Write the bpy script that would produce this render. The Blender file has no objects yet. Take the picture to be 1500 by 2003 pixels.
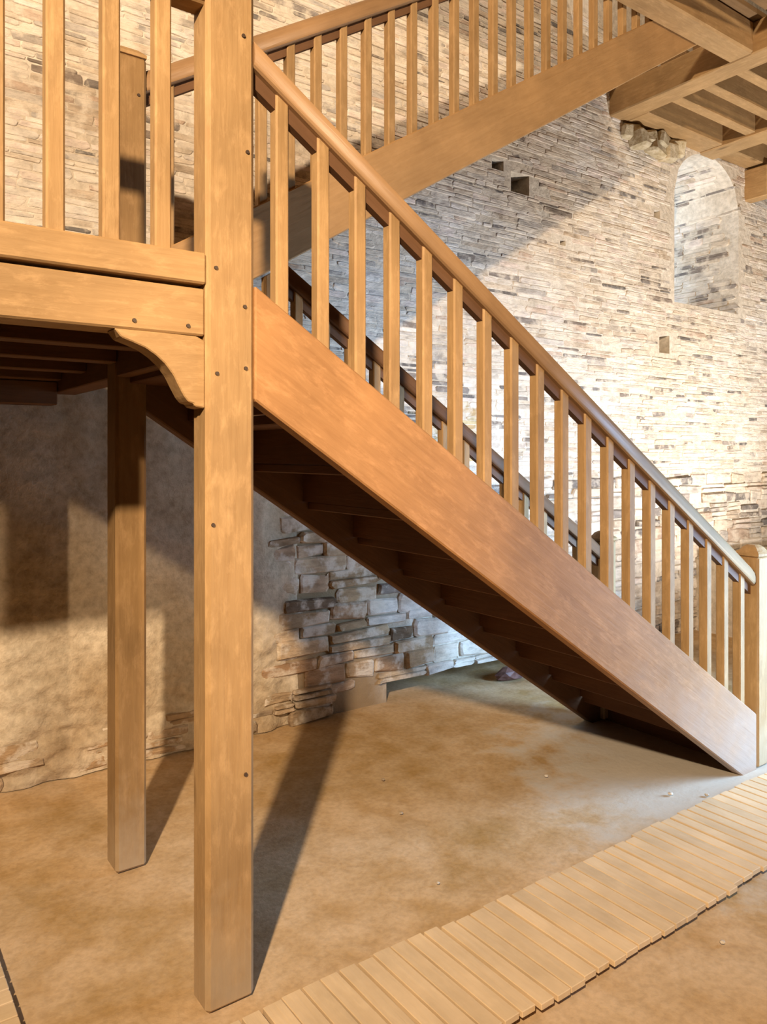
import bpy, bmesh, math, random
from mathutils import Vector, noise

# ------------------------------------------------------------------ camera, world, light
scene = bpy.context.scene
COL = scene.collection
CAM_H = 1.5
cam_data = bpy.data.cameras.new('camera')
cam_data.lens = 1500.0 / 2003.0 * 36.0
cam_data.sensor_width = 36.0
cam_data.sensor_fit = 'AUTO'
cam_data.shift_y = -113.5 / 2003.0
cam_data.clip_start = 0.02
cam = bpy.data.objects.new('camera', cam_data)
COL.objects.link(cam)
cam.location = (0, 0, CAM_H)
cam.rotation_euler = (math.pi / 2, 0, -math.atan2(0.585, 0.8112))
scene.camera = cam

world = bpy.data.worlds.new('world')
scene.world = world
world.use_nodes = True
bg = world.node_tree.nodes['Background']
bg.inputs[0].default_value = (0.62, 0.76, 1.0, 1)
bg.inputs[1].default_value = 1.0

scene.view_settings.view_transform = 'Standard'
scene.view_settings.look = 'None'
scene.view_settings.gamma = 1.0
scene.view_settings.use_curve_mapping = False
scene.view_settings.exposure = 0.45


def point_light(name, loc, energy, color, radius):
    d = bpy.data.lights.new(name, 'POINT')
    d.energy = energy
    d.color = color
    d.shadow_soft_size = radius
    o = bpy.data.objects.new(name, d)
    o.location = loc
    COL.objects.link(o)
    return o


def area_light(name, loc, target, energy, color, sx, sy):
    d = bpy.data.lights.new(name, 'AREA')
    d.shape = 'RECTANGLE'
    d.size = sx
    d.size_y = sy
    d.energy = energy
    d.color = color
    o = bpy.data.objects.new(name, d)
    o.location = loc
    o.rotation_euler = (Vector(target) - Vector(loc)).to_track_quat('-Z', 'Y').to_euler()
    COL.objects.link(o)
    return o


def spot_light(name, loc, target, energy, color, cone, blend, radius):
    d = bpy.data.lights.new(name, 'SPOT')
    d.energy = energy
    d.color = color
    d.spot_size = math.radians(cone)
    d.spot_blend = blend
    d.shadow_soft_size = radius
    o = bpy.data.objects.new(name, d)
    o.location = loc
    o.rotation_euler = (Vector(target) - Vector(loc)).to_track_quat('-Z', 'Y').to_euler()
    COL.objects.link(o)
    return o


scene.cycles.diffuse_bounces = 3
WARM = (1.0, 0.78, 0.54)
spot_light('hall_lamp', (-1.5, -1.0, 3.65), (2.2, 3.1, 2.45), 1250, WARM, 94, 0.7, 0.07)          # spotlight high on the left, behind the viewer
spot_light('hall_lamp_second', (1.12, -1.0, 2.2), (1.1, 3.77, 1.0), 190, (1.0, 0.74, 0.48), 36, 0.7, 0.05)
point_light('loft_lamp', (2.8, 1.0, 6.2), 260, (1.0, 0.85, 0.65), 0.15)  # lamp of the storey above
door = area_light('door_daylight', (4.96, 0.75, 1.0), (3.7, 2.75, 0.35), 84, (0.37, 0.63, 1.0), 0.9, 1.7)
door.data.spread = math.radians(105)   # daylight funnelled by the deep door passage
area_light('niche_daylight', (5.60, 4.95, 3.6), (6.7, 4.1, 3.5), 55, (0.46, 0.71, 1.0), 0.4, 1.0)
spot_light('wall_uplight', (6.0, 1.8, 0.25), (5.7, 3.1, 4.1), 520, (1.0, 0.97, 0.94), 150, 1.0, 0.06)   # uplighter beyond the newel


# ------------------------------------------------------------------ materials
def new_mat(name):
    m = bpy.data.materials.new(name)
    m.use_nodes = True
    nt = m.node_tree
    b = nt.nodes['Principled BSDF']
    return m, nt, b


def N(nt, typ, **kw):
    n = nt.nodes.new(typ)
    for k, v in kw.items():
        setattr(n, k, v)
    return n


def ramp(nt, src, stops):
    r = N(nt, 'ShaderNodeValToRGB')
    e = r.color_ramp.elements
    e[0].position, e[0].color = stops[0][0], (*stops[0][1], 1)
    e[1].position, e[1].color = stops[1][0], (*stops[1][1], 1)
    for p, c in stops[2:]:
        x = e.new(p)
        x.color = (*c, 1)
    nt.links.new(src, r.inputs[0])
    return r.outputs[0]


def mixc(nt, fac, a, b, mode='MIX'):
    m = N(nt, 'ShaderNodeMix', data_type='RGBA', blend_type=mode)
    for i, v in ((0, fac), (6, a), (7, b)):
        if hasattr(v, 'links'):
            nt.links.new(v, m.inputs[i])
        elif isinstance(v, (tuple, list)):
            m.inputs[i].default_value = (*v, 1)
        else:
            m.inputs[i].default_value = v
    return m.outputs[2]


def noise_tex(nt, vec, scale, detail=4, rough=0.55, dist=0.0):
    n = N(nt, 'ShaderNodeTexNoise')
    n.inputs['Scale'].default_value = scale
    n.inputs['Detail'].default_value = detail
    n.inputs['Roughness'].default_value = rough
    n.inputs['Distortion'].default_value = dist
    if vec is not None:
        nt.links.new(vec, n.inputs['Vector'])
    return n.outputs['Fac']


def bump(nt, b, h, strength, dist):
    n = N(nt, 'ShaderNodeBump')
    n.inputs['Strength'].default_value = strength
    n.inputs['Distance'].default_value = dist
    nt.links.new(h, n.inputs['Height'])
    nt.links.new(n.outputs[0], b.inputs['Normal'])


def wood(name, light, dark, axis='Z', slope=0.0, fleck=0.5, rough=0.62, dust_daylight=None):
    """oak with grain along one axis (x may be tilted by a slope in the xz plane)"""
    m, nt, b = new_mat(name)
    tc = N(nt, 'ShaderNodeTexCoord')
    oi = N(nt, 'ShaderNodeObjectInfo')
    off = N(nt, 'ShaderNodeMath', operation='MULTIPLY')
    off.inputs[1].default_value = 37.0
    nt.links.new(oi.outputs['Random'], off.inputs[0])
    add = N(nt, 'ShaderNodeVectorMath', operation='ADD')
    nt.links.new(tc.outputs['Object'], add.inputs[0])
    nt.links.new(off.outputs[0], add.inputs[1])
    rot = N(nt, 'ShaderNodeVectorRotate', rotation_type='Y_AXIS')
    rot.inputs['Angle'].default_value = math.atan(slope)
    nt.links.new(add.outputs[0], rot.inputs['Vector'])
    sc = {'X': (0.07, 1, 1), 'Y': (1, 0.07, 1), 'Z': (1, 1, 0.07)}[axis]
    sc2 = {'X': (0.35, 1, 1), 'Y': (1, 0.35, 1), 'Z': (1, 1, 0.35)}[axis]
    mp = N(nt, 'ShaderNodeVectorMath', operation='MULTIPLY')
    mp.inputs[1].default_value = sc
    nt.links.new(rot.outputs[0], mp.inputs[0])
    mp2 = N(nt, 'ShaderNodeVectorMath', operation='MULTIPLY')
    mp2.inputs[1].default_value = sc2
    nt.links.new(rot.outputs[0], mp2.inputs[0])
    grain = noise_tex(nt, mp.outputs[0], 70, 5, 0.6, 0.5)
    blot = noise_tex(nt, rot.outputs[0], 3.2, 4, 0.6)
    flk = noise_tex(nt, mp2.outputs[0], 30, 5, 0.7, 0.3)
    c = ramp(nt, grain, [(0.30, dark), (0.68, light)])
    bl = ramp(nt, blot, [(0.32, tuple(v * 0.72 for v in light)), (0.70, tuple(min(1, v * 1.22) for v in light))])
    c = mixc(nt, 0.55, c, bl)
    fl = ramp(nt, flk, [(0.50, (0, 0, 0)), (0.78, (1, 1, 1))])
    fm = N(nt, 'ShaderNodeMath', operation='MULTIPLY')
    fm.inputs[1].default_value = fleck
    nt.links.new(fl, fm.inputs[0])
    c = mixc(nt, fm.outputs[0], c, tuple(min(1, v * 1.5 + 0.03) for v in light))
    kn = N(nt, 'ShaderNodeTexVoronoi')
    kn.inputs['Scale'].default_value = 4.5
    nt.links.new(mp2.outputs[0], kn.inputs['Vector'])
    kr = ramp(nt, kn.outputs['Distance'], [(0.03, (0.75, 0.75, 0.75)), (0.12, (0, 0, 0))])
    c = mixc(nt, kr, c, tuple(v * 0.45 for v in dark))
    if axis == 'Z' and dust_daylight is None:
        dust_daylight = (0.22, 0.52, (0.43, 0.32, 0.20))
    if dust_daylight:      # pale floor dust on the post feet; on oak_descending, daylight painted in
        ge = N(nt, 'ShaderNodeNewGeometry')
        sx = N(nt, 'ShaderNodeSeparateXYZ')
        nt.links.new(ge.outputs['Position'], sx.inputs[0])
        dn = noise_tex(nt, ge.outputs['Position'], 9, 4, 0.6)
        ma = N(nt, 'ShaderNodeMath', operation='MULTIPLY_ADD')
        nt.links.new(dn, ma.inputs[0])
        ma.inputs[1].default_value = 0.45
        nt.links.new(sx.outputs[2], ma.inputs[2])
        c = mixc(nt, ramp(nt, ma.outputs[0], [(dust_daylight[0], (0.75, 0.75, 0.75)), (dust_daylight[1], (0, 0, 0))]), c, dust_daylight[2])
    nt.links.new(c, b.inputs['Base Color'])
    b.inputs['Roughness'].default_value = rough
    b.inputs['Specular IOR Level'].default_value = 0.25
    bump(nt, b, grain, 0.35, 0.004)
    return m


W_L, W_D = (0.40, 0.245, 0.108), (0.265, 0.143, 0.052)
M = {}
M['wood_z'] = wood('oak_upright', W_L, W_D, 'Z')
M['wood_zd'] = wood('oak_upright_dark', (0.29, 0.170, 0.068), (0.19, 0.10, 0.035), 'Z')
M['wood_x'] = wood('oak_along', W_L, W_D, 'X')
M['wood_y'] = wood('oak_across', W_L, W_D, 'Y')
SL = 0.6486
SU = 0.615
M['wood_dn'] = wood('oak_descending', (0.42, 0.215, 0.085), (0.28, 0.128, 0.042), 'X', -SL, 0.5, 0.62, (0.30, 0.85, (0.40, 0.31, 0.25)))  # pale low end paints in the daylight at the stair foot
M['wood_up'] = wood('oak_rising', (0.42, 0.245, 0.105), (0.30, 0.16, 0.060), 'X', SU, 0.2)
M['shade_dn'] = wood('shaded_oak_descending', (0.17, 0.085, 0.040), (0.10, 0.045, 0.02), 'X', -SL, 0.1)  # oak darkened: shade on far stringer, far rail and fillets painted in
M['shade_up'] = wood('shaded_oak_rising', (0.17, 0.085, 0.040), (0.10, 0.045, 0.02), 'X', SU, 0.1)  # darkened copy for the fillet, shade under the rail painted in
M['rail_dn'] = wood('handrail_oak_descending', (0.33, 0.195, 0.095), (0.22, 0.12, 0.055), 'X', -SL, 0.05, 0.42)
M['rail_up'] = wood('handrail_oak_rising', (0.33, 0.195, 0.095), (0.22, 0.12, 0.055), 'X', SU, 0.05, 0.42)
M['slat'] = wood('dusty_slat_wood', (0.68, 0.50, 0.30), (0.58, 0.41, 0.23), 'Y', 0, 0.15, 0.8)
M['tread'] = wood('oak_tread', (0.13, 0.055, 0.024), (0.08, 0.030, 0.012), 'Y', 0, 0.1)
M['board'] = wood('oak_floor_board', (0.26, 0.15, 0.065), (0.15, 0.08, 0.03), 'X', 0, 0.1)
M['shade_x'] = wood('shaded_underframe_along', (0.16, 0.075, 0.030), (0.09, 0.04, 0.015), 'X', 0, 0.1)  # oak darkened to paint in the shade beneath the landing
M['shade_y'] = wood('shaded_underframe_across', (0.16, 0.075, 0.030), (0.09, 0.04, 0.015), 'Y', 0, 0.1)  # same painted-in landing shade, grain across
m, nt, b = new_mat('dark_peg')
b.inputs['Base Color'].default_value = (0.06, 0.035, 0.02, 1)
b.inputs['Roughness'].default_value = 0.6
M['peg'] = m

# masonry stone: tint per stone in a colour attribute, grain on top
m, nt, b = new_mat('schist_stone')
at = N(nt, 'ShaderNodeAttribute', attribute_name='tint')
ge = N(nt, 'ShaderNodeNewGeometry')
st = N(nt, 'ShaderNodeVectorMath', operation='MULTIPLY')
st.inputs[1].default_value = (0.35, 0.35, 1)
nt.links.new(ge.outputs['Position'], st.inputs[0])
n1 = noise_tex(nt, st.outputs[0], 26, 6, 0.65)
n2 = noise_tex(nt, ge.outputs['Position'], 1.3, 4, 0.55)
n3 = noise_tex(nt, ge.outputs['Position'], 9, 5, 0.6)
c = mixc(nt, 1.0, at.outputs['Color'], ramp(nt, n1, [(0.30, (0.58, 0.56, 0.54)), (0.65, (1.12, 1.1, 1.08))]), 'MULTIPLY')
wash = ramp(nt, n3, [(0.47, (0, 0, 0)), (0.60, (0.75, 0.75, 0.75))])
c = mixc(nt, wash, c, (0.76, 0.69, 0.59))
c = mixc(nt, 1.0, c, ramp(nt, n2, [(0.30, (0.88, 0.80, 0.70)), (0.66, (1.05, 1.04, 1.03))]), 'MULTIPLY')
nt.links.new(c, b.inputs['Base Color'])
b.inputs['Roughness'].default_value = 0.92
b.inputs['Specular IOR Level'].default_value = 0.1
bump(nt, b, n1, 0.8, 0.022)
M['stone'] = m

# lime mortar / plaster
m, nt, b = new_mat('lime_mortar')
ge = N(nt, 'ShaderNodeNewGeometry')
n1 = noise_tex(nt, ge.outputs['Position'], 1.4, 5, 0.6)
n2 = noise_tex(nt, ge.outputs['Position'], 22, 5, 0.65)
c = ramp(nt, n1, [(0.30, (0.56, 0.47, 0.36)), (0.66, (0.76, 0.69, 0.59))])
c = mixc(nt, 1.0, c, ramp(nt, n2, [(0.30, (0.72, 0.70, 0.67)), (0.62, (1.06, 1.05, 1.04))]), 'MULTIPLY')
vd = N(nt, 'ShaderNodeVectorMath', operation='DISTANCE')      # earth-stained patch at the foot on the left
nt.links.new(ge.outputs['Position'], vd.inputs[0])
vd.inputs[1].default_value = (1.75, 3.77, 0.2)
ad = N(nt, 'ShaderNodeMath', operation='MULTIPLY_ADD')
nt.links.new(n1, ad.inputs[0])
ad.inputs[1].default_value = 0.9
nt.links.new(vd.outputs['Value'], ad.inputs[2])
mr = N(nt, 'ShaderNodeMapRange')
mr.inputs['From Min'].default_value = 1.35
mr.inputs['From Max'].default_value = 1.85
mr.inputs['To Min'].default_value = 1.0
mr.inputs['To Max'].default_value = 0.0
nt.links.new(ad.outputs[0], mr.inputs['Value'])
c = mixc(nt, mr.outputs[0], c, (0.30, 0.21, 0.12))
nt.links.new(c, b.inputs['Base Color'])
b.inputs['Roughness'].default_value = 0.95
b.inputs['Specular IOR Level'].default_value = 0.1
bump(nt, b, n2, 0.7, 0.015)
M['mortar'] = m

m, nt, b = new_mat('earthy_plaster')
ge = N(nt, 'ShaderNodeNewGeometry')
n1 = noise_tex(nt, ge.outputs['Position'], 2.2, 5, 0.6)
n2 = noise_tex(nt, ge.outputs['Position'], 26, 5, 0.65)
c = ramp(nt, n1, [(0.32, (0.42, 0.31, 0.19)), (0.66, (0.66, 0.56, 0.42))])
c = mixc(nt, 1.0, c, ramp(nt, n2, [(0.30, (0.72, 0.70, 0.67)), (0.62, (1.06, 1.05, 1.04))]), 'MULTIPLY')
nt.links.new(c, b.inputs['Base Color'])
b.inputs['Roughness'].default_value = 0.95
b.inputs['Specular IOR Level'].default_value = 0.1
bump(nt, b, n2, 0.7, 0.015)
M['plaster'] = m

# plain masonry for the walls outside the view: courses far from the camera
m, nt, b = new_mat('plain_masonry')
ge = N(nt, 'ShaderNodeNewGeometry')
st = N(nt, 'ShaderNodeVectorMath', operation='MULTIPLY')
st.inputs[1].default_value = (1, 1, 4)
nt.links.new(ge.outputs['Position'], st.inputs[0])
n1 = noise_tex(nt, st.outputs[0], 5, 6, 0.65)
c = ramp(nt, n1, [(0.30, (0.11, 0.09, 0.07)), (0.65, (0.22, 0.19, 0.15))])
nt.links.new(c, b.inputs['Base Color'])
b.inputs['Roughness'].default_value = 0.95
bump(nt, b, n1, 0.8, 0.03)
M['masonry'] = m

# trodden earth floor
m, nt, b = new_mat('trodden_earth')
ge = N(nt, 'ShaderNodeNewGeometry')
n1 = noise_tex(nt, ge.outputs['Position'], 1.15, 5, 0.55, 0.4)
n2 = noise_tex(nt, ge.outputs['Position'], 5.5, 6, 0.60, 0.15)
n3 = noise_tex(nt, ge.outputs['Position'], 48, 4, 0.6)
c = ramp(nt, n1, [(0.38, (0.38, 0.225, 0.070)), (0.50, (0.54, 0.345, 0.165)), (0.62, (0.60, 0.43, 0.26))])
c = mixc(nt, 0.55, c, ramp(nt, n2, [(0.34, (0.42, 0.255, 0.10)), (0.60, (0.64, 0.46, 0.28))]))
c = mixc(nt, 1.0, c, ramp(nt, n3, [(0.32, (0.86, 0.85, 0.83)), (0.60, (1.03, 1.03, 1.03))]), 'MULTIPLY')
# pale gritty dust scattered round the foot of the stair
vd = N(nt, 'ShaderNodeVectorMath', operation='DISTANCE')
nt.links.new(ge.outputs['Position'], vd.inputs[0])
vd.inputs[1].default_value = (3.55, 1.95, 0)
ad = N(nt, 'ShaderNodeMath', operation='MULTIPLY_ADD')
nt.links.new(n2, ad.inputs[0])
ad.inputs[1].default_value = -1.5
nt.links.new(vd.outputs['Value'], ad.inputs[2])
dr = ramp(nt, ad.outputs[0], [(0.0, (0.8, 0.8, 0.8)), (0.45, (0, 0, 0))])
c = mixc(nt, dr, c, (0.54, 0.49, 0.41))
nt.links.new(c, b.inputs['Base Color'])
b.inputs['Roughness'].default_value = 0.9
b.inputs['Specular IOR Level'].default_value = 0.15
hm = N(nt, 'ShaderNodeMath', operation='MULTIPLY_ADD')
nt.links.new(n3, hm.inputs[0])
hm.inputs[1].default_value = 0.25
nt.links.new(n2, hm.inputs[2])
bump(nt, b, hm.outputs[0], 0.3, 0.02)
M['earth'] = m

m, nt, b = new_mat('ochre_bedding_stone')
ge = N(nt, 'ShaderNodeNewGeometry')
n1 = noise_tex(nt, ge.outputs['Position'], 18, 6, 0.65)
nt.links.new(ramp(nt, n1, [(0.3, (0.34, 0.25, 0.12)), (0.65, (0.64, 0.54, 0.38))]), b.inputs['Base Color'])
b.inputs['Roughness'].default_value = 0.95
bump(nt, b, n1, 0.8, 0.02)
M['bedding'] = m

m, nt, b = new_mat('dark_red_stone')
ge = N(nt, 'ShaderNodeNewGeometry')
n1 = noise_tex(nt, ge.outputs['Position'], 30, 5)
nt.links.new(ramp(nt, n1, [(0.3, (0.07, 0.025, 0.02)), (0.7, (0.20, 0.09, 0.07))]), b.inputs['Base Color'])
M['redstone'] = m

# ------------------------------------------------------------------ object helpers
WPOS = {}


def link(name, me, loc, parent):
    o = bpy.data.objects.new(name, me)
    COL.objects.link(o)
    WPOS[o.name] = Vector(loc)
    if parent is not None:
        o.parent = parent
        o.location = Vector(loc) - WPOS[parent.name]
    else:
        o.location = loc
    return o


def thing(name, loc, label, cat, group=None, kind=None):
    o = link(name, None, loc, None)
    tag(o, label, cat, group, kind)
    return o


def tag(o, label=None, cat=None, group=None, kind=None):
    if label:
        o['label'] = label
    if cat:
        o['category'] = cat
    if group:
        o['group'] = group
    if kind:
        o['kind'] = kind
    return o


def mesh_from(bm, name, mat, smooth=False):
    me = bpy.data.meshes.new(name)
    bmesh.ops.recalc_face_normals(bm, faces=bm.faces)
    bm.to_mesh(me)
    bm.free()
    if mat:
        me.materials.append(mat)
    if smooth:
        for p in me.polygons:
            p.use_smooth = True
    return me


def box_mesh(name, sx, sy, sz, mat, bev=0.004, jitter=0.0):
    bm = bmesh.new()
    bmesh.ops.create_cube(bm, size=1.0)
    for v in bm.verts:
        v.co = Vector((v.co.x * sx, v.co.y * sy, v.co.z * sz))
        if jitter:
            v.co += Vector([random.uniform(-jitter, jitter) for _ in range(3)])
    if bev:
        bmesh.ops.bevel(bm, geom=bm.edges[:], offset=bev, segments=1, affect='EDGES')
    return mesh_from(bm, name, mat)


def box(name, x0, x1, y0, y1, z0, z1, mat, parent, bev=0.004):
    me = box_mesh(name, x1 - x0, y1 - y0, z1 - z0, mat, bev)
    return link(name, me, ((x0 + x1) / 2, (y0 + y1) / 2, (z0 + z1) / 2), parent)


def prism(name, pts, y0, y1, mat, parent, bev=0.004):
    """outline in x,z pushed through y"""
    ox = sum(p[0] for p in pts) / len(pts)
    oz = sum(p[1] for p in pts) / len(pts)
    oy = (y0 + y1) / 2
    bm = bmesh.new()
    a = [bm.verts.new((x - ox, y0 - oy, z - oz)) for x, z in pts]
    c_ = [bm.verts.new((x - ox, y1 - oy, z - oz)) for x, z in pts]
    bm.faces.new(a)
    bm.faces.new(c_)
    n = len(pts)
    for i in range(n):
        bm.faces.new((a[i], a[(i + 1) % n], c_[(i + 1) % n], c_[i]))
    bmesh.ops.recalc_face_normals(bm, faces=bm.faces)
    if bev:
        bmesh.ops.bevel(bm, geom=bm.edges[:], offset=bev, segments=1, affect='EDGES')
    return link(name, mesh_from(bm, name, mat), (ox, oy, oz), parent)


def rail(name, x0, z0, x1, z1, yc, mat, parent, w=0.084, h=0.088):
    """moulded handrail: flat foot, swelling sides, rounded back; z0/z1 = underside"""
    prof = [(-0.36, 0.0), (-0.44, 0.06), (-0.5, 0.22), (-0.5, 0.5), (-0.46, 0.68), (-0.36, 0.84), (-0.2, 0.96), (0, 1.0)]
    prof = prof + [(-a, b_) for a, b_ in reversed(prof[:-1])]
    ox, oz = (x0 + x1) / 2, (z0 + z1) / 2
    bm = bmesh.new()
    ra = [bm.verts.new((x0 - ox, p[0] * w, z0 - oz + p[1] * h)) for p in prof]
    rb = [bm.verts.new((x1 - ox, p[0] * w, z1 - oz + p[1] * h)) for p in prof]
    n = len(prof)
    for i in range(n):
        f = bm.faces.new((ra[i], ra[(i + 1) % n], rb[(i + 1) % n], rb[i]))
        f.smooth = 1 <= i <= n - 3
    bm.faces.new(ra)
    bm.faces.new(rb)
    return link(name, mesh_from(bm, name, mat), (ox, yc, oz), parent)


def baluster(name, x, yc, z0, z1, parent, slope_bot, slope_top, w=0.042):
    """square stave with softened arrises, ends cut to the rake"""
    ch = 0.005
    ring = [(-w / 2 + ch, -w / 2), (w / 2 - ch, -w / 2), (w / 2, -w / 2 + ch), (w / 2, w / 2 - ch),
            (w / 2 - ch, w / 2), (-w / 2 + ch, w / 2), (-w / 2, w / 2 - ch), (-w / 2, -w / 2 + ch)]
    zc = (z0 + z1) / 2
    bm = bmesh.new()
    a = [bm.verts.new((u, v, z0 - zc + slope_bot * u)) for u, v in ring]
    t = [bm.verts.new((u, v, z1 - zc + slope_top * u)) for u, v in ring]
    for i in range(8):
        bm.faces.new((a[i], a[(i + 1) % 8], t[(i + 1) % 8], t[i]))
    bm.faces.new(a)
    bm.faces.new(t)
    return link(name, mesh_from(bm, name, M['wood_z']), (x, yc, zc), parent)


PEG_ME = None


def peg(x, y, z, parent, r=0.006):
    global PEG_ME
    if PEG_ME is None:
        bm = bmesh.new()
        bmesh.ops.create_cone(bm, cap_ends=True, segments=10, radius1=r, radius2=r * 0.85, depth=0.006)
        for v in bm.verts:
            v.co = Vector((v.co.x, -v.co.z, v.co.y))
        PEG_ME = mesh_from(bm, 'peg', M['peg'])
    o = link('peg', PEG_ME, (x, y - 0.001, z), parent)
    return o


random.seed(7)
WALL_Y = 3.77      # mortar face of the back wall
FLOOR2 = 4.31      # underside of the boards of the storey above


# ------------------------------------------------------------------ setting: floor and shell
def make_floor():
    bm = bmesh.new()
    nx, ny = 150, 130
    x0, x1, y0, y1 = -3.4, 9.0, -4.6, 5.0
    vs = []
    for j in range(ny + 1):
        for i in range(nx + 1):
            x = x0 + (x1 - x0) * i / nx
            y = y0 + (y1 - y0) * j / ny
            z = (noise.noise(Vector((x * 1.3, y * 1.3, 3.1))) * 0.5 + noise.noise(Vector((x * 4.5, y * 4.5, 9.1))) * 0.25) * 0.012 - 0.006
            vs.append(bm.verts.new((x, y, z)))
    for j in range(ny):
        for i in range(nx):
            a = j * (nx + 1) + i
            bm.faces.new((vs[a], vs[a + 1], vs[a + nx + 2], vs[a + nx + 1]))
    o = link('floor', mesh_from(bm, 'floor', M['earth'], True), (0, 0, 0), None)
    tag(o, 'sandy tan trodden earth floor of the hall', 'floor', kind='structure')
    return o


make_floor()


def multi_box(name, boxes, mat, label, cat):
    bm = bmesh.new()
    for x0, x1, y0, y1, z0, z1 in boxes:
        r = bmesh.ops.create_cube(bm, size=1.0)
        for v in r['verts']:
            v.co = Vector(((x0 + x1) / 2 + v.co.x * (x1 - x0), (y0 + y1) / 2 + v.co.y * (y1 - y0), (z0 + z1) / 2 + v.co.z * (z1 - z0)))
    o = link(name, mesh_from(bm, name, mat), (0, 0, 0), None)
    tag(o, label, cat, kind='structure')
    return o


TOPZ = 7.0
multi_box('wall_left', [(-3.6, -3.3, -4.5, 4.1, -0.1, TOPZ)], M['masonry'], 'masonry wall closing the hall on the left', 'wall')
multi_box('wall_front', [(-3.6, 9.0, -4.8, -4.5, -0.1, TOPZ)], M['masonry'], 'masonry wall behind the viewer', 'wall')
multi_box('wall_right', [(5.0, 8.9, -4.5, 0.2, -0.1, TOPZ), (5.0, 8.9, 1.3, 1.6, -0.1, TOPZ), (5.0, 8.9, 0.2, 1.3, 2.1, TOPZ),
                         (8.6, 8.9, 1.6, 4.2, -0.1, TOPZ)], M['masonry'],
          'thick masonry wall at the right end with a doorway', 'wall')
multi_box('ceiling_loft', [(-3.6, 8.9, -4.8, 5.2, TOPZ, TOPZ + 0.1)], M['board'], 'boarded roof over the upper storey', 'ceiling')

# niche opening in the back wall
NX0, NX1, NZ0, NSP, NTOP = 5.71, 6.70, 2.77, 3.70, 4.10
NC, NA = (NX0 + NX1) / 2, (NX1 - NX0) / 2
NIDE = 5.0   # depth (y) of the niche


def arch_z(x):
    t = max(-1.0, min(1.0, (x - NC) / NA))
    return NSP + (NTOP - NSP) * math.sqrt(max(0, 1 - t * t))


HOLES = [(3.62, 3.73, 3.43, 3.50), (3.80, 3.98, 3.31, 3.45), (5.50, 5.64, 2.33, 2.48), (5.43, 5.51, 3.42, 3.49),
         (4.30, 4.36, 3.02, 3.06), (2.02, 2.12, 3.30, 3.37)]
UNDER = (2.74, 4.7, -0.05, 0.12)    # undercut foot of the wall


def make_back_wall():
    X0, X1, Z0, Z1 = -3.4, 8.7, -0.06, TOPZ
    xs = {X0, X1, UNDER[0], UNDER[1]}
    for h in HOLES:
        xs.update(h[:2])
    for i in range(17):
        xs.add(NX0 + (NX1 - NX0) * i / 16)
    xs = sorted(xs)
    V, F = [], []

    def quad(*p):
        k = len(V)
        V.extend(p)
        F.append((k, k + 1, k + 2, k + 3))
    for a, b_ in zip(xs[:-1], xs[1:]):
        cuts = []
        mid = (a + b_) / 2
        for h in HOLES:
            if h[0] < mid < h[1]:
                cuts.append((h[2], h[2], h[3], h[3]))
        if UNDER[0] < mid < UNDER[1]:
            cuts.append((Z0, Z0, UNDER[3], UNDER[3]))
        if NX0 < mid < NX1:
            cuts.append((NZ0, NZ0, arch_z(a), arch_z(b_)))
        cuts.sort()
        la, lb = Z0, Z0
        for ca, cb, da, db in cuts:
            if ca > la:
                quad((a, WALL_Y, la), (b_, WALL_Y, lb), (b_, WALL_Y, cb), (a, WALL_Y, ca))
            la, lb = da, db
        quad((a, WALL_Y, la), (b_, WALL_Y, lb), (b_, WALL_Y, Z1), (a, WALL_Y, Z1))

    def recess(x0, x1, z0, z1, d):
        y0, y1 = WALL_Y, WALL_Y + d
        quad((x0, y0, z0), (x0, y1, z0), (x0, y1, z1), (x0, y0, z1))
        quad((x1, y0, z0), (x1, y1, z0), (x1, y1, z1), (x1, y0, z1))
        quad((x0, y0, z0), (x1, y0, z0), (x1, y1, z0), (x0, y1, z0))
        quad((x0, y0, z1), (x1, y0, z1), (x1, y1, z1), (x0, y1, z1))
        quad((x0, y1, z0), (x1, y1, z0), (x1, y1, z1), (x0, y1, z1))
    for h in HOLES:
        recess(*h, 0.22)
    recess(*UNDER, 0.5)
    # niche: sill, jambs, vault
    quad((NX0, WALL_Y, NZ0), (NX1, WALL_Y, NZ0), (NX1, NIDE, NZ0 + 0.25), (NX0, NIDE, NZ0 + 0.25))
    quad((NX0, WALL_Y, NZ0), (NX0, NIDE, NZ0), (NX0, NIDE, NSP), (NX0, WALL_Y, NSP))
    quad((NX1, WALL_Y, NZ0), (NX1, NIDE, NZ0), (NX1, NIDE, NSP), (NX1, WALL_Y, NSP))
    for i in range(16):
        a = NX0 + (NX1 - NX0) * i / 16
        b_ = NX0 + (NX1 - NX0) * (i + 1) / 16
        quad((a, WALL_Y, arch_z(a)), (b_, WALL_Y, arch_z(b_)), (b_, NIDE, arch_z(b_)), (a, NIDE, arch_z(a)))
    me = bpy.data.meshes.new('wall_back')
    me.from_pydata(V, [], F)
    me.materials.append(M['mortar'])
    me.update()
    o = link('wall_back', me, (0, 0, 0), None)
    tag(o, 'pale limewashed stone wall with thin courses behind the stairs', 'wall', kind='structure')
    return o


wall_back = make_back_wall()


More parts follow.
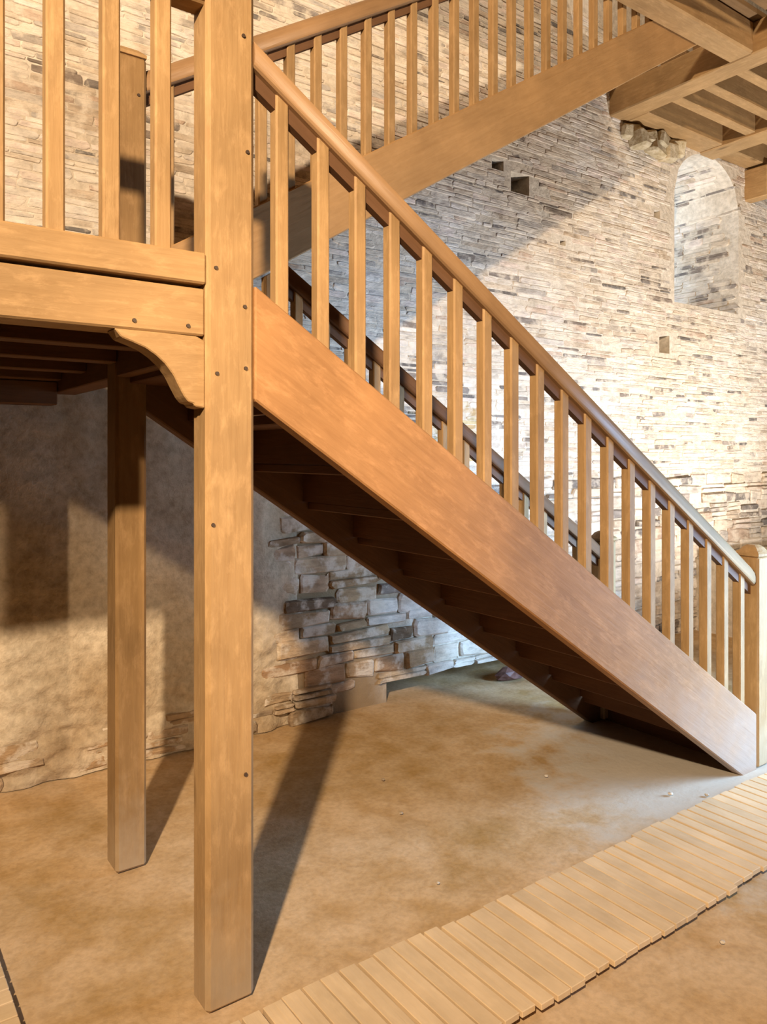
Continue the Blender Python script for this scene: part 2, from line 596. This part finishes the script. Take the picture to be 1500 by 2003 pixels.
# lumpy old plaster left on the wall below the landing
def make_plaster():
    x0, x1, z0, z1 = -1.4, 2.12, 0.0, 1.92
    nx, nz = 210, 120
    bm = bmesh.new()
    vs = []
    for j in range(nz + 1):
        for i in range(nx + 1):
            x = x0 + (x1 - x0) * i / nx
            z = z0 + (z1 - z0) * j / nz
            edge = min(1, (x1 + 0.10 * noise.noise(Vector((z * 4, 7, 1))) - x) / 0.22)
            top = min(1, (z1 - z) / 0.15)
            t = max(-0.3, min(edge, top))
            d = 0.030 * t + 0.016 * noise.noise(Vector((x * 2.2, z * 2.6, 0.3))) + 0.010 * noise.noise(Vector((x * 7, z * 9, 5)))
            low = max(0, min(1, (1.0 - z) / 0.8))
            d += low * (0.030 * abs(noise.noise(Vector((x * 5, z * 11, 2.0)))) + 0.014 * noise.fractal(Vector((x * 9, z * 17, 6.0)), 0.8, 2.0, 4))
            d += 0.003 * noise.fractal(Vector((x * 12, z * 12, 1.0)), 0.9, 2.0, 4)
            vs.append(bm.verts.new((x, WALL_Y - d, z)))
    for j in range(nz):
        for i in range(nx):
            a = j * (nx + 1) + i
            bm.faces.new((vs[a], vs[a + 1], vs[a + nx + 2], vs[a + nx + 1]))
    return link('plaster_coat', mesh_from(bm, 'plaster_coat', M['plaster'], True), (0, 0, 0), wall_back)


make_plaster()

# stone bench along the far foot of the wall
o = multi_box('trim_1', [(6.0, 8.6, 3.35, WALL_Y + 0.02, -0.05, 0.60)], M['mortar'], 'pale stone ledge along the foot of the wall beyond the newel', 'ledge')

# ------------------------------------------------------------------ lower flight
# front stringer plane y 1.93, far stringer plane y 2.80
PX0, PX1 = 0.812, 0.954         # front landing post in x
NEWX = 3.592


def z_str(x):
    return 1.965 - SL * (x - 0.958)


def z_rail(x):
    return 2.577 - SL * (x - 0.955)


lower = thing('staircase', (NEWX, 2.4, 0), 'lower oak stair flight climbing leftwards from the floor to the landing', 'staircase')


def lower_stringer(y0, y1, x0, mat):
    xb = 0.958 + 1.646 / 0.655
    zb = 1.646 - 0.655 * (x0 - 0.958)
    return prism('stringer', [(x0, zb), (xb, -0.012), (NEWX, -0.012), (NEWX, z_str(NEWX)), (x0, z_str(x0))], y0, y1, mat, lower, 0.005)


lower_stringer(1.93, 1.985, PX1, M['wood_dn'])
lower_stringer(2.80, 2.86, 0.937, M['shade_dn'])
RISE = 1.95 / 12
for i in range(1, 12):
    z = RISE * i
    x = 0.958 + (1.965 - 0.055 - z) / SL
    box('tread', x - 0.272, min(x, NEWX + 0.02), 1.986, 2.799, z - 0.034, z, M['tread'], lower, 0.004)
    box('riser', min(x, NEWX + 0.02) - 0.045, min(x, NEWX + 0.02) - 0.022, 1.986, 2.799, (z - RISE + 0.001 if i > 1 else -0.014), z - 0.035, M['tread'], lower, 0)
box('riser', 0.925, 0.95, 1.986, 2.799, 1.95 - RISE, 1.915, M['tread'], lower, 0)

BX = [1.053, 1.191, 1.324, 1.456, 1.590, 1.724, 1.859, 1.992, 2.126, 2.260, 2.394, 2.530, 2.668, 2.807, 2.946, 3.086, 3.228, 3.368, 3.509]
YB = 1.975
rail('handrail', PX1 + 0.001, z_rail(PX1), NEWX, z_rail(NEWX), YB, M['rail_dn'], lower)


def fillet(x0, x1, yc, zf, mat, parent):
    prism('rail_fillet', [(x0, zf(x0) - 0.042), (x1, zf(x1) - 0.042), (x1, zf(x1) + 0.002), (x0, zf(x0) + 0.002)], yc - 0.014, yc + 0.014, mat, parent, 0)


fillet(PX1 + 0.001, NEWX, YB, z_rail, M['shade_dn'], lower)
for x in BX:
    baluster('baluster', x, YB, z_str(x) - 0.004, z_rail(x) + 0.001, lower, -SL, -SL)
# far balustrade of the lower flight, dying under the upper stringer
YF = 2.83
XR0 = 1.515
rail('handrail', XR0, z_rail(XR0), NEWX - 0.06, z_rail(NEWX - 0.06), YF, M['shade_dn'], lower)
fillet(XR0, NEWX - 0.06, YF, z_rail, M['shade_dn'], lower)


def u_bot(x):
    return 2.416 + SU * (x - 1.736) + 0.004


def u_top(x):
    return 2.834 + SU * (x - 1.935)


for x in BX:
    if x > 3.44:
        continue
    t = min(z_rail(x), u_bot(x) - 0.012)
    baluster('baluster', x, YF, z_str(x) - 0.004, t, lower, -SL, -SL if t == z_rail(x) else SU)


def newel(x0, x1, y0, y1, top, parent):
    n = box('newel_post', x0, x1, y0, y1, 0.0, top, M['wood_z'], parent, 0.008)
    # cap: flat collar and low dome
    bm = bmesh.new()
    hw = (x1 - x0) / 2
    rings = [(hw * 0.92, -0.004), (hw * 1.12, 0.004), (hw * 1.14, 0.016), (hw * 1.0, 0.024), (hw * 0.92, 0.030), (hw * 0.72, 0.044), (hw * 0.40, 0.054)]
    prev = None
    for r, z in rings:
        rr = []
        for k in range(20):
            a = 2 * math.pi * (k + 0.5) / 20
            c_, s_ = math.cos(a), math.sin(a)
            q = max(abs(c_), abs(s_))
            f = 0.35 if z > 0.025 else 0.75
            rr.append(bm.verts.new((r * c_ * (1 - f + f / q), r * s_ * (1 - f + f / q), z)))
        if prev:
            for k in range(20):
                bm.faces.new((prev[k], prev[(k + 1) % 20], rr[(k + 1) % 20], rr[k]))
        else:
            bm.faces.new(rr)
        prev = rr
    bm.faces.new(prev)
    link('cap', mesh_from(bm, 'cap', M['wood_z']), ((x0 + x1) / 2, (y0 + y1) / 2, top), n)
    return n


newel(NEWX, NEWX + 0.115, 1.922, 2.037, 1.005, lower)
newel(NEWX - 0.06, NEWX + 0.05, 2.775, 2.885, 1.005, lower)

# ------------------------------------------------------------------ landing with its posts
landing = thing('stair_landing', (0.1, 2.8, 0), 'oak stair landing on posts with curved bracket and balustrade', 'landing')
LX0 = -3.29
post = box('post', PX0, PX1, 1.93, 2.03, 0.0, 2.86, M['wood_z'], landing, 0.012)
for x, z in [(0.838, 1.999), (0.922, 1.904), (0.841, 1.716), (0.925, 1.735), (0.918, 2.646), (0.93, 2.33), (0.83, 1.31), (0.925, 0.62)]:
    peg(x, 1.93, z, post)
post2 = box('post', 0.825, 0.936, 2.772, 2.886, 0.0, 2.94, M['wood_zd'], landing, 0.010)
# worn pyramidal head on the centre newel
bm = bmesh.new()
pr = [(-0.0555, -0.057), (0.0555, -0.057), (0.0555, 0.057), (-0.0555, 0.057)]
lv = [[bm.verts.new((x * k, y * k, z)) for x, y in pr] for k, z in ((1.0, 0.0), (1.0, 0.012), (0.55, 0.034))]
for a_, b_ in ((0, 1), (1, 2)):
    for k in range(4):
        bm.faces.new((lv[a_][k], lv[a_][(k + 1) % 4], lv[b_][(k + 1) % 4], lv[b_][k]))
bm.faces.new(lv[2])
bm.faces.new(lv[0])
link('cap', mesh_from(bm, 'cap', M['wood_z']), (0.8805, 2.829, 2.94), post2)
peg(0.905, 2.772, 2.80, post2)

beam = box('edge_beam', LX0, PX0, 1.942, 2.05, 1.815, 1.941, M['wood_x'], landing, 0.005)
for x, z in [(0.623, 1.838), (0.765, 1.838)]:
    peg(x, 1.942, z, beam)
box('curb_board', LX0, PX0, 1.932, 2.03, 1.952, 2.035, M['wood_x'], landing, 0.005)
rail('handrail', LX0, 2.705, PX0, 2.705, 1.98, M['wood_x'], landing)
for i in range(32):
    x = 0.705 - 0.1325 * i
    if x > LX0 + 0.03:
        baluster('baluster', x, 1.98, 2.033, 2.706, landing, 0, 0, 0.044)
# curved bracket under the edge beam
br = [(0.574, 1.814), (0.591, 1.793), (0.622, 1.783), (0.654, 1.771), (0.681, 1.754), (0.705, 1.733), (0.726, 1.706), (0.742, 1.675),
      (0.756, 1.650), (0.768, 1.637), (0.781, 1.634), (0.785, 1.626), (PX0, 1.622), (PX0, 1.802), (0.790, 1.8125), (0.70, 1.814)]
prism('bracket', br, 1.942, 2.012, M['wood_x'], landing, 0.003)
# frame and floor of the landing
box('cross_beam', 0.826, 0.930, 2.031, 2.771, 1.775, 1.915, M['shade_y'], landing, 0.004)
box('cross_beam', 0.826, 0.930, 2.887, WALL_Y + 0.01, 1.775, 1.915, M['shade_y'], landing, 0.004)
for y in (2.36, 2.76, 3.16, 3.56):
    box('joist', LX0, 0.825, y, y + 0.075, 1.825, 1.915, M['shade_x'], landing, 0.003)
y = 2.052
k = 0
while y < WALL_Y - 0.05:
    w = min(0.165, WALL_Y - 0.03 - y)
    box('floor_board', LX0, 0.935, y, y + w - 0.006, 1.916, 1.95, M['shade_x'], landing, 0.002)
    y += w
box('wall_plate', LX0, 0.825, 3.64, WALL_Y, 1.72, 1.824, M['shade_x'], landing, 0.004)

# ------------------------------------------------------------------ upper flight
XE = 4.858
upper = thing('staircase', (0.95, 3.3, 1.95), 'upper oak stair flight rising rightwards along the stone wall', 'staircase')


def upper_stringer(y0, y1):
    xt = 1.935 + (4.40 - 2.834) / SU
    pts = [(0.938, u_bot(0.938)), (XE, u_bot(XE)), (XE, 4.40), (xt, 4.40), (0.938, u_top(0.938))]
    return prism('stringer', pts, y0, y1, M['wood_up'], upper, 0.005)


upper_stringer(2.80, 2.86)
upper_stringer(3.66, 3.72)
URISE = 0.1635
for i in range(1, 15):
    z = 1.95 + URISE * i
    x = 1.935 + (z + 0.055 - 2.834) / SU
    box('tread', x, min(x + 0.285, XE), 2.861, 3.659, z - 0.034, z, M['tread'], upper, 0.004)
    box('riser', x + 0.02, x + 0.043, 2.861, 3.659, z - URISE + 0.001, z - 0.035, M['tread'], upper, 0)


def zu_rail(x):
    return u_top(x) + 0.605


xr1 = 4.15
rail('handrail', 0.937, zu_rail(0.937), xr1, zu_rail(xr1), YF, M['rail_up'], upper)
fillet(0.937, xr1, YF, zu_rail, M['shade_up'], upper)
UB0 = 1.555
for i in range(-4, 20):
    x = UB0 + 0.1300 * i
    if x < xr1 - 0.03:
        baluster('baluster', x, YF, u_top(x) - 0.004, zu_rail(x) + 0.001, upper, SU, SU, 0.040)

# ------------------------------------------------------------------ storey above: beams, joists, boards
ceil = thing('ceiling', (5.0, 1.5, 4.1), 'open timber ceiling of beams, joists and floor boards above the stairs', 'ceiling', kind='structure')
CZ = 4.10
J1a, J1b, J2a, J2b = 4.86, 5.05, 6.085, 6.31
box('beam', 1.4, J1a - 0.002, 2.63, 2.797, CZ, FLOOR2 - 0.002, M['wood_x'], ceil, 0.012)
box('beam', J1a, J1b, -4.5, WALL_Y + 0.02, CZ, FLOOR2 - 0.002, M['wood_y'], ceil, 0.008)
box('beam', J2a, J2b, 2.5, WALL_Y + 0.02, CZ - 0.01, FLOOR2 - 0.002, M['wood_y'], ceil, 0.008)
for y in (3.28, 3.03, 2.78, 2.53):
    box('joist', J1b + 0.001, J2a - 0.001, y, y + 0.085, CZ + 0.01, FLOOR2 - 0.002, M['wood_x'], ceil, 0.004)
    box('joist', J2b + 0.001, 8.6, y, y + 0.085, CZ + 0.01, FLOOR2 - 0.002, M['wood_x'], ceil, 0.004)
box('wall_plate', J1b + 0.001, J2a - 0.001, 3.56, WALL_Y + 0.01, CZ, FLOOR2 - 0.002, M['wood_x'], ceil, 0.006)
box('wall_plate', J2b + 0.001, 8.6, 3.60, WALL_Y + 0.01, CZ + 0.02, FLOOR2 - 0.002, M['wood_x'], ceil, 0.006)
box('corbel', 6.80, 6.92, 3.56, WALL_Y + 0.02, 3.82, CZ - 0.0, M['wood_y'], ceil, 0.008)
for x in (-2.7, -1.6, -0.6, 0.5, 1.4, 2.6, 3.75):
    box('joist', x, x + 0.12, -4.5, 2.628, CZ + 0.03, FLOOR2 - 0.002, M['wood_y'], ceil, 0.004)
# boards: over the front of the hall (leaving the stairwell open) and right of the first beam
edges = [-4.5 + 0.32 * k for k in range(21)] + [2.05, 2.22, 2.40, 2.575, 2.797]
for y0_, y1_ in zip(edges[:-1], edges[1:]):
    gap = 0.05 if abs(y1_ - 2.575) < 0.01 else 0.005
    box('floor_board', -3.3, J1b + 0.4 if y0_ > 2.0 else 5.0, y0_, y1_ - gap, FLOOR2, FLOOR2 + 0.035, M['board'], ceil, 0.002)
edges = [1.65, 1.85, 2.05, 2.22, 2.40, 2.575, 2.797, 2.96, 3.13, 3.385, 3.57, WALL_Y]
for y0_, y1_ in zip(edges[:-1], edges[1:]):
    gap = 0.05 if min(abs(y1_ - 3.13), abs(y1_ - 3.385), abs(y1_ - 2.575)) < 0.01 else 0.005
    xa = J1a + 0.02 if y0_ > 2.79 else (J1b + 0.402 if y0_ > 2.0 else 5.0)
    box('floor_board', xa, 8.6, y0_, y1_ - gap, FLOOR2, FLOOR2 + 0.035, M['board'], ceil, 0.002)

# ------------------------------------------------------------------ duckboards on the floor
SLATS = [box_mesh('slat', w_, 0.415, 0.018, M['slat'], 0.0018) for w_ in (0.0585, 0.0550, 0.0520, 0.0500)]
DB_LABELS = ['slatted wooden duckboard beside the front post, nearest the viewer',
             'slatted duckboard at the bottom edge just right of the post',
             'slatted duckboard in the middle of the floor walkway',
             'slatted duckboard lying nearest the newel post at the right edge']
DB0, DBL, DBP = 0.56, 0.968, 0.0605
for kx in range(4):
    x0 = DB0 + DBL * kx - DBL * 0
    yc = 1.622 + (0.006, -0.006, 0.004, -0.004)[kx]
    db = thing('duckboard', (x0 + DBL / 2, yc, 0), DB_LABELS[kx], 'duckboard', 'duckboards laid as a walkway')
    for yy in (-0.13, 0.10):
        box('runner', x0 + 0.01, x0 + DBL - 0.01, yc + yy, yc + yy + 0.04, 0.0, 0.018, M['slat'], db, 0)
    for i in range(16):
        s_ = link('slat', random.choice(SLATS), (x0 + 0.030 + DBP * i, yc + random.uniform(-0.006, 0.006), 0.0275 + random.uniform(-0.001, 0.002)), db)
        s_.rotation_euler = (0, random.uniform(-0.02, 0.02), random.uniform(-0.006, 0.006))
db = thing('duckboard', (0.2, 2.6, 0), 'slatted duckboard under the landing at the lower left corner', 'duckboard', 'duckboards laid as a walkway')
for xx in (0.08, 0.28):
    box('runner', xx, xx + 0.04, 2.12, 3.08, 0.0, 0.018, M['slat'], db, 0)
for i in range(16):
    s_ = link('slat', random.choice(SLATS), (0.19, 2.15 + DBP * i, 0.0275), db)
    s_.rotation_euler = (0, 0, math.pi / 2)


# ------------------------------------------------------------------ loose bits on the floor
def lump_mesh(name, r, mat, seed, sq=(1, 1, 0.6)):
    bm = bmesh.new()
    bmesh.ops.create_icosphere(bm, subdivisions=2, radius=1.0)
    for v in bm.verts:
        k = 1 + 0.35 * noise.noise(v.co * 1.3 + Vector((seed * 3.7, seed, 0)))
        v.co = Vector((v.co.x * sq[0], v.co.y * sq[1], v.co.z * sq[2])) * (r * k)
    return mesh_from(bm, name, mat)


rr = tag(link('brick_fragment', lump_mesh('brick_fragment', 0.085, M['redstone'], 3, (1.5, 0.8, 0.6)), (3.70, 3.66, 0.035), None),
         'dark red broken brick lying by the wall under the stairs', 'brick')
PEB = [(2.06, 2.86, 0.010, 'pale pebble on the bare floor farthest in under the stairs'),
       (1.93, 2.55, 0.008, 'tiny pale pebble just outside the shadow of the front post'),
       (2.70, 2.45, 0.009, 'small pale pebble on the floor beneath the lower stringer'),
       (1.72, 2.06, 0.006, 'tiny pale pebble on the floor near the walkway, midway along'),
       (2.22, 1.30, 0.008, 'small pale pebble on the viewer side of the walkway'),
       (3.00, 2.00, 0.012, 'largest pale pebble beside the foot of the front stringer'),
       (3.12, 1.90, 0.010, 'pale pebble between the walkway and the foot of the stair')]
for k, (x, y, r, lab) in enumerate(PEB):
    p_ = link('pebble', lump_mesh('pebble', r, M['mortar'], k + 5), (x, y, r * 0.4), None)
    tag(p_, lab, 'pebble', 'pebbles scattered on the floor')

# ------------------------------------------------------------------ stones of the back wall
PAL_P = [(0.78, 0.73, 0.66), (0.74, 0.68, 0.60), (0.80, 0.76, 0.70), (0.75, 0.70, 0.65), (0.68, 0.60, 0.50), (0.78, 0.69, 0.63)]
PAL_M = [(0.56, 0.51, 0.45), (0.62, 0.57, 0.51), (0.60, 0.51, 0.41), (0.52, 0.49, 0.46), (0.62, 0.50, 0.41)]
PAL_D = [(0.27, 0.25, 0.24), (0.33, 0.30, 0.28), (0.21, 0.20, 0.195), (0.30, 0.26, 0.23)]


def stone_geo(u0, u1, v0, v1, proud, to_world):
    """rounded irregular slab: three rings of eight"""
    w, h = u1 - u0, v1 - v0
    cu, cv = (u0 + u1) / 2, (v0 + v1) / 2
    cx_ = min(0.25 * w, 0.005 + random.random() * 0.014)
    cy_ = h * (0.10 + 0.18 * random.random())
    base = [(u0 + cx_, v0), (u1 - cx_, v0), (u1, v0 + cy_), (u1, v1 - cy_), (u1 - cx_, v1), (u0 + cx_, v1), (u0, v1 - cy_), (u0, v0 + cy_)]
    pts = [(a + random.uniform(-.05, .05) * min(w, 0.1), b_ + random.uniform(-.2, .2) * h) for a, b_ in base]
    tu, tv = random.uniform(-.5, .5), random.uniform(-.5, .5)
    V = []
    for ins, d in ((0, -0.012), (0.02, proud * 0.55), (0.24, proud)):
        for a, b_ in pts:
            x = a + (cu - a) * ins * min(1, h / w * 1.2)
            y_ = b_ + (cv - b_) * ins
            dd = d
            if d > 0:
                dd = d * (1 + 0.35 * (tu * (x - cu) / w + tv * (y_ - cv) / h) * 2) + random.uniform(-.08, .08) * d
            V.append(to_world(x, y_, dd))
    F = []
    for r in (0, 8):
        for k in range(8):
            F.append((r + k, r + (k + 1) % 8, r + 8 + (k + 1) % 8, r + 8 + k))
    F.append(tuple(range(16, 24)))
    return V, F


def in_hole(u0, u1, v0, v1):
    for h in HOLES:
        if u1 > h[0] and u0 < h[1] and v1 > h[2] and v0 < h[3]:
            return True
    if u1 > UNDER[0] and u0 < UNDER[1] and v0 < UNDER[3] - 0.01:
        return True
    if u1 > NX0 and u0 < NX1 and v1 > NZ0 - 0.005:
        if v0 < arch_z(min(max((u0 + u1) / 2, NX0), NX1)) or v0 < max(arch_z(max(u0, NX0)), arch_z(min(u1, NX1))):
            return True
    return False


def pick_tint(u, v, band):
    r = random.random()
    dk = 0.05 + band + max(0.0, 0.30 * noise.noise(Vector((u * 0.9, v * 1.6, 8.0))))
    if u < 2.1 and v < 1.0:
        dk = 0.0
    if 2.75 < u < 3.35 and 1.62 < v < 2.12:     # blackened patch of open joints
        dk += 0.45
    if r < dk:
        c_ = random.choice(PAL_D)
    elif r < dk + 0.20:
        c_ = random.choice(PAL_M)
    else:
        c_ = random.choice(PAL_P)
    k = random.uniform(0.9, 1.08)
    c_ = tuple(x * k for x in c_)
    if (u - 3.25) ** 2 / 0.10 + (v - 1.62) ** 2 / 0.05 < 1:     # ochre lichen patch
        c_ = (c_[0] * 0.80, c_[1] * 0.72, c_[2] * 0.48)
    if v < 1.25 and u < 2.9 + 0.25 * math.sin(v * 9):      # earth stain at the foot, deepened to paint in under-stair shade
        c_ = (c_[0] * 0.66, c_[1] * 0.54, c_[2] * 0.40)
    return c_


STONES = []


def gen_courses(u0, u1, v0, v1, hr, lr, proud_r, to_world, test=None, wav=0.010, extra_dark=0.0):
    v = v0
    while v < v1:
        h = random.uniform(*hr)
        band = extra_dark + (0.10 if random.random() < 0.22 else 0.0)
        u = u0 - random.random() * 0.2
        ph = random.uniform(0, 9)
        while u < u1:
            L = random.uniform(*lr) * (0.7 + 0.6 * h / hr[1])
            gap = random.uniform(0.003, 0.008)
            a, b_ = u, u + L
            dv = wav * noise.noise(Vector((u * 1.1, v * 0.7, 4.4)))
            q0, q1 = v + dv + 0.0015, v + h + dv - 0.0025
            tint = pick_tint((a + b_) / 2, v, band)
            if sum(tint) < 0.8:
                q1 = q0 + (q1 - q0) * random.uniform(0.5, 0.95)
            # split some long ones into two thin slabs
            if (test is None or test(a, b_, q0, q1)) and a > u0 - 0.15 and random.random() > 0.04:
                if h > 0.045 and random.random() < 0.25:
                    mz = (q0 + q1) / 2
                    lst = [(q0, mz - 0.002), (mz + 0.002, q1)]
                else:
                    lst = [(q0, q1)]
                for s0, s1 in lst:
                    g = stone_geo(a, b_ - gap, s0, s1, random.uniform(*proud_r), to_world)
                    STONES.append((g, tint))
            u = b_
        v += h


def wall_xy(u, v, d):
    return (u, WALL_Y - d, v)


def t_main(a, b_, q0, q1):
    if in_hole(a, b_, q0, q1):
        return False
    m_ = (a + b_) / 2
    if m_ < 2.02 and q1 < 1.86:
        return False
    if q1 < 1.30 and m_ > 2.0:
        return False
    return True


gen_courses(0.3, 7.6, 1.30, 4.12, (0.022, 0.044), (0.08, 0.28), (0.0005, 0.0060), wall_xy, t_main)
gen_courses(0.3, 4.9, 4.12, 4.75, (0.025, 0.048), (0.10, 0.30), (0.0005, 0.0060), wall_xy, t_main)
# bigger rubble blocks at the foot, right of the plaster
gen_courses(2.02, 7.6, 0.0, 1.30, (0.055, 0.12), (0.14, 0.36), (0.008, 0.034), wall_xy, lambda a, b_, q0, q1: not in_hole(a, b_, q0, q1))


# rubble showing through the plaster at the foot on the left
def wall_pl(u, v, d):
    return (u, WALL_Y - 0.027 - d, v)


gen_courses(0.3, 2.1, 0.0, 0.46, (0.05, 0.09), (0.10, 0.28), (0.002, 0.026), wall_pl,
            lambda a, b_, q0, q1: random.random() < (0.85 if q0 < 0.12 else (0.4 if q0 < 0.25 else 0.0)))


# right jamb of the niche and the spring of its vault, facing the window light
def jamb(u, v, d):
    if v <= NSP:
        return (NX1 - d, u, v)
    th = (v - NSP) / 0.45
    return (NC + (NA - d) * math.cos(th), u, NSP + (NTOP - NSP - d) * math.sin(th))


gen_courses(WALL_Y + 0.01, NIDE - 0.05, NZ0 + 0.01, NSP + 0.62, (0.035, 0.065), (0.12, 0.30), (0.002, 0.010), jamb,
            lambda a, b_, q0, q1: a > WALL_Y - 0.02, extra_dark=0.14)

# broken masonry bedding under the end of the first ceiling beam
for k in range(7):
    x = 5.10 + 0.095 * k
    me = box_mesh('bedding_stone', random.uniform(0.15, 0.24), random.uniform(0.12, 0.18), random.uniform(0.10, 0.15), M['bedding'], 0.02, 0.022)
    l_ = link('bedding_stone', me, (x, WALL_Y + 0.02 - random.uniform(0, 0.045), 4.04 - 0.06 * (k % 2) - random.uniform(0, 0.02)), wall_back)
    l_.rotation_euler = (random.uniform(-.2, .2), random.uniform(-.25, .25), random.uniform(-.3, .3))

# the 300 stones that show largest become pieces of their own, the rest one joined part
bpy.context.view_layer.update()
dg = bpy.context.evaluated_depsgraph_get()
cpos = Vector((0, 0, CAM_H))


def pix(p):
    xc = 0.8112 * p[0] - 0.585 * p[1]
    zc = 0.585 * p[0] + 0.8112 * p[1]
    if zc < 0.1:
        return None
    return 750 + 1500 * xc / zc, 888 - 1500 * (p[2] - CAM_H) / zc


rank = []
for idx, ((V, F), tint) in enumerate(STONES):
    cen = sum((Vector(v) for v in V[16:24]), Vector()) / 8
    q = [pix(v) for v in V[16:24]]
    if any(z is None for z in q):
        continue
    if min(z[0] for z in q) < 0 or max(z[0] for z in q) > 1500 or min(z[1] for z in q) < 0 or max(z[1] for z in q) > 2003:
        continue
    area = abs(sum(q[k][0] * q[(k + 1) % 8][1] - q[(k + 1) % 8][0] * q[k][1] for k in range(8))) / 2
    vis = 0
    for tpt in (cen, Vector(V[16]).lerp(Vector(V[20]), 0.1), Vector(V[16]).lerp(Vector(V[20]), 0.9)):
        d = tpt - cpos
        hit, loc, *_ = scene.ray_cast(dg, cpos, d.normalized(), distance=d.length - 0.03)
        vis += 0 if hit else 1
    if vis:
        rank.append((area * vis / 3, idx))
rank.sort(reverse=True)
big = set(i for _, i in rank[:300])


def tint_mesh(me, cols):
    ca = me.color_attributes.new('tint', 'FLOAT_COLOR', 'POINT')
    flat = []
    for c_ in cols:
        flat.extend((*c_, 1.0))
    ca.data.foreach_set('color', flat)


JV, JF, JC = [], [], []
for idx, ((V, F), tint) in enumerate(STONES):
    if idx in big:
        cen = sum((Vector(v) for v in V), Vector()) / len(V)
        me = bpy.data.meshes.new('stone')
        me.from_pydata([Vector(v) - cen for v in V], [], F)
        tint_mesh(me, [tint] * len(V))
        me.materials.append(M['stone'])
        bm = bmesh.new(); bm.from_mesh(me)
        bmesh.ops.recalc_face_normals(bm, faces=bm.faces)
        bm.to_mesh(me); bm.free()
        link('stone', me, cen, wall_back)
    else:
        k = len(JV)
        JV.extend(V)
        JF.extend(tuple(k + i for i in f) for f in F)
        JC.extend([tint] * len(V))
me = bpy.data.meshes.new('small_stones')
me.from_pydata(JV, [], JF)
tint_mesh(me, JC)
me.materials.append(M['stone'])
bm = bmesh.new(); bm.from_mesh(me)
bmesh.ops.recalc_face_normals(bm, faces=bm.faces)
bm.to_mesh(me); bm.free()
o = link('small_stones', me, (0, 0, 0), wall_back)
o['kind'] = 'stuff'
print('stones', len(STONES), 'ranked', len(rank))
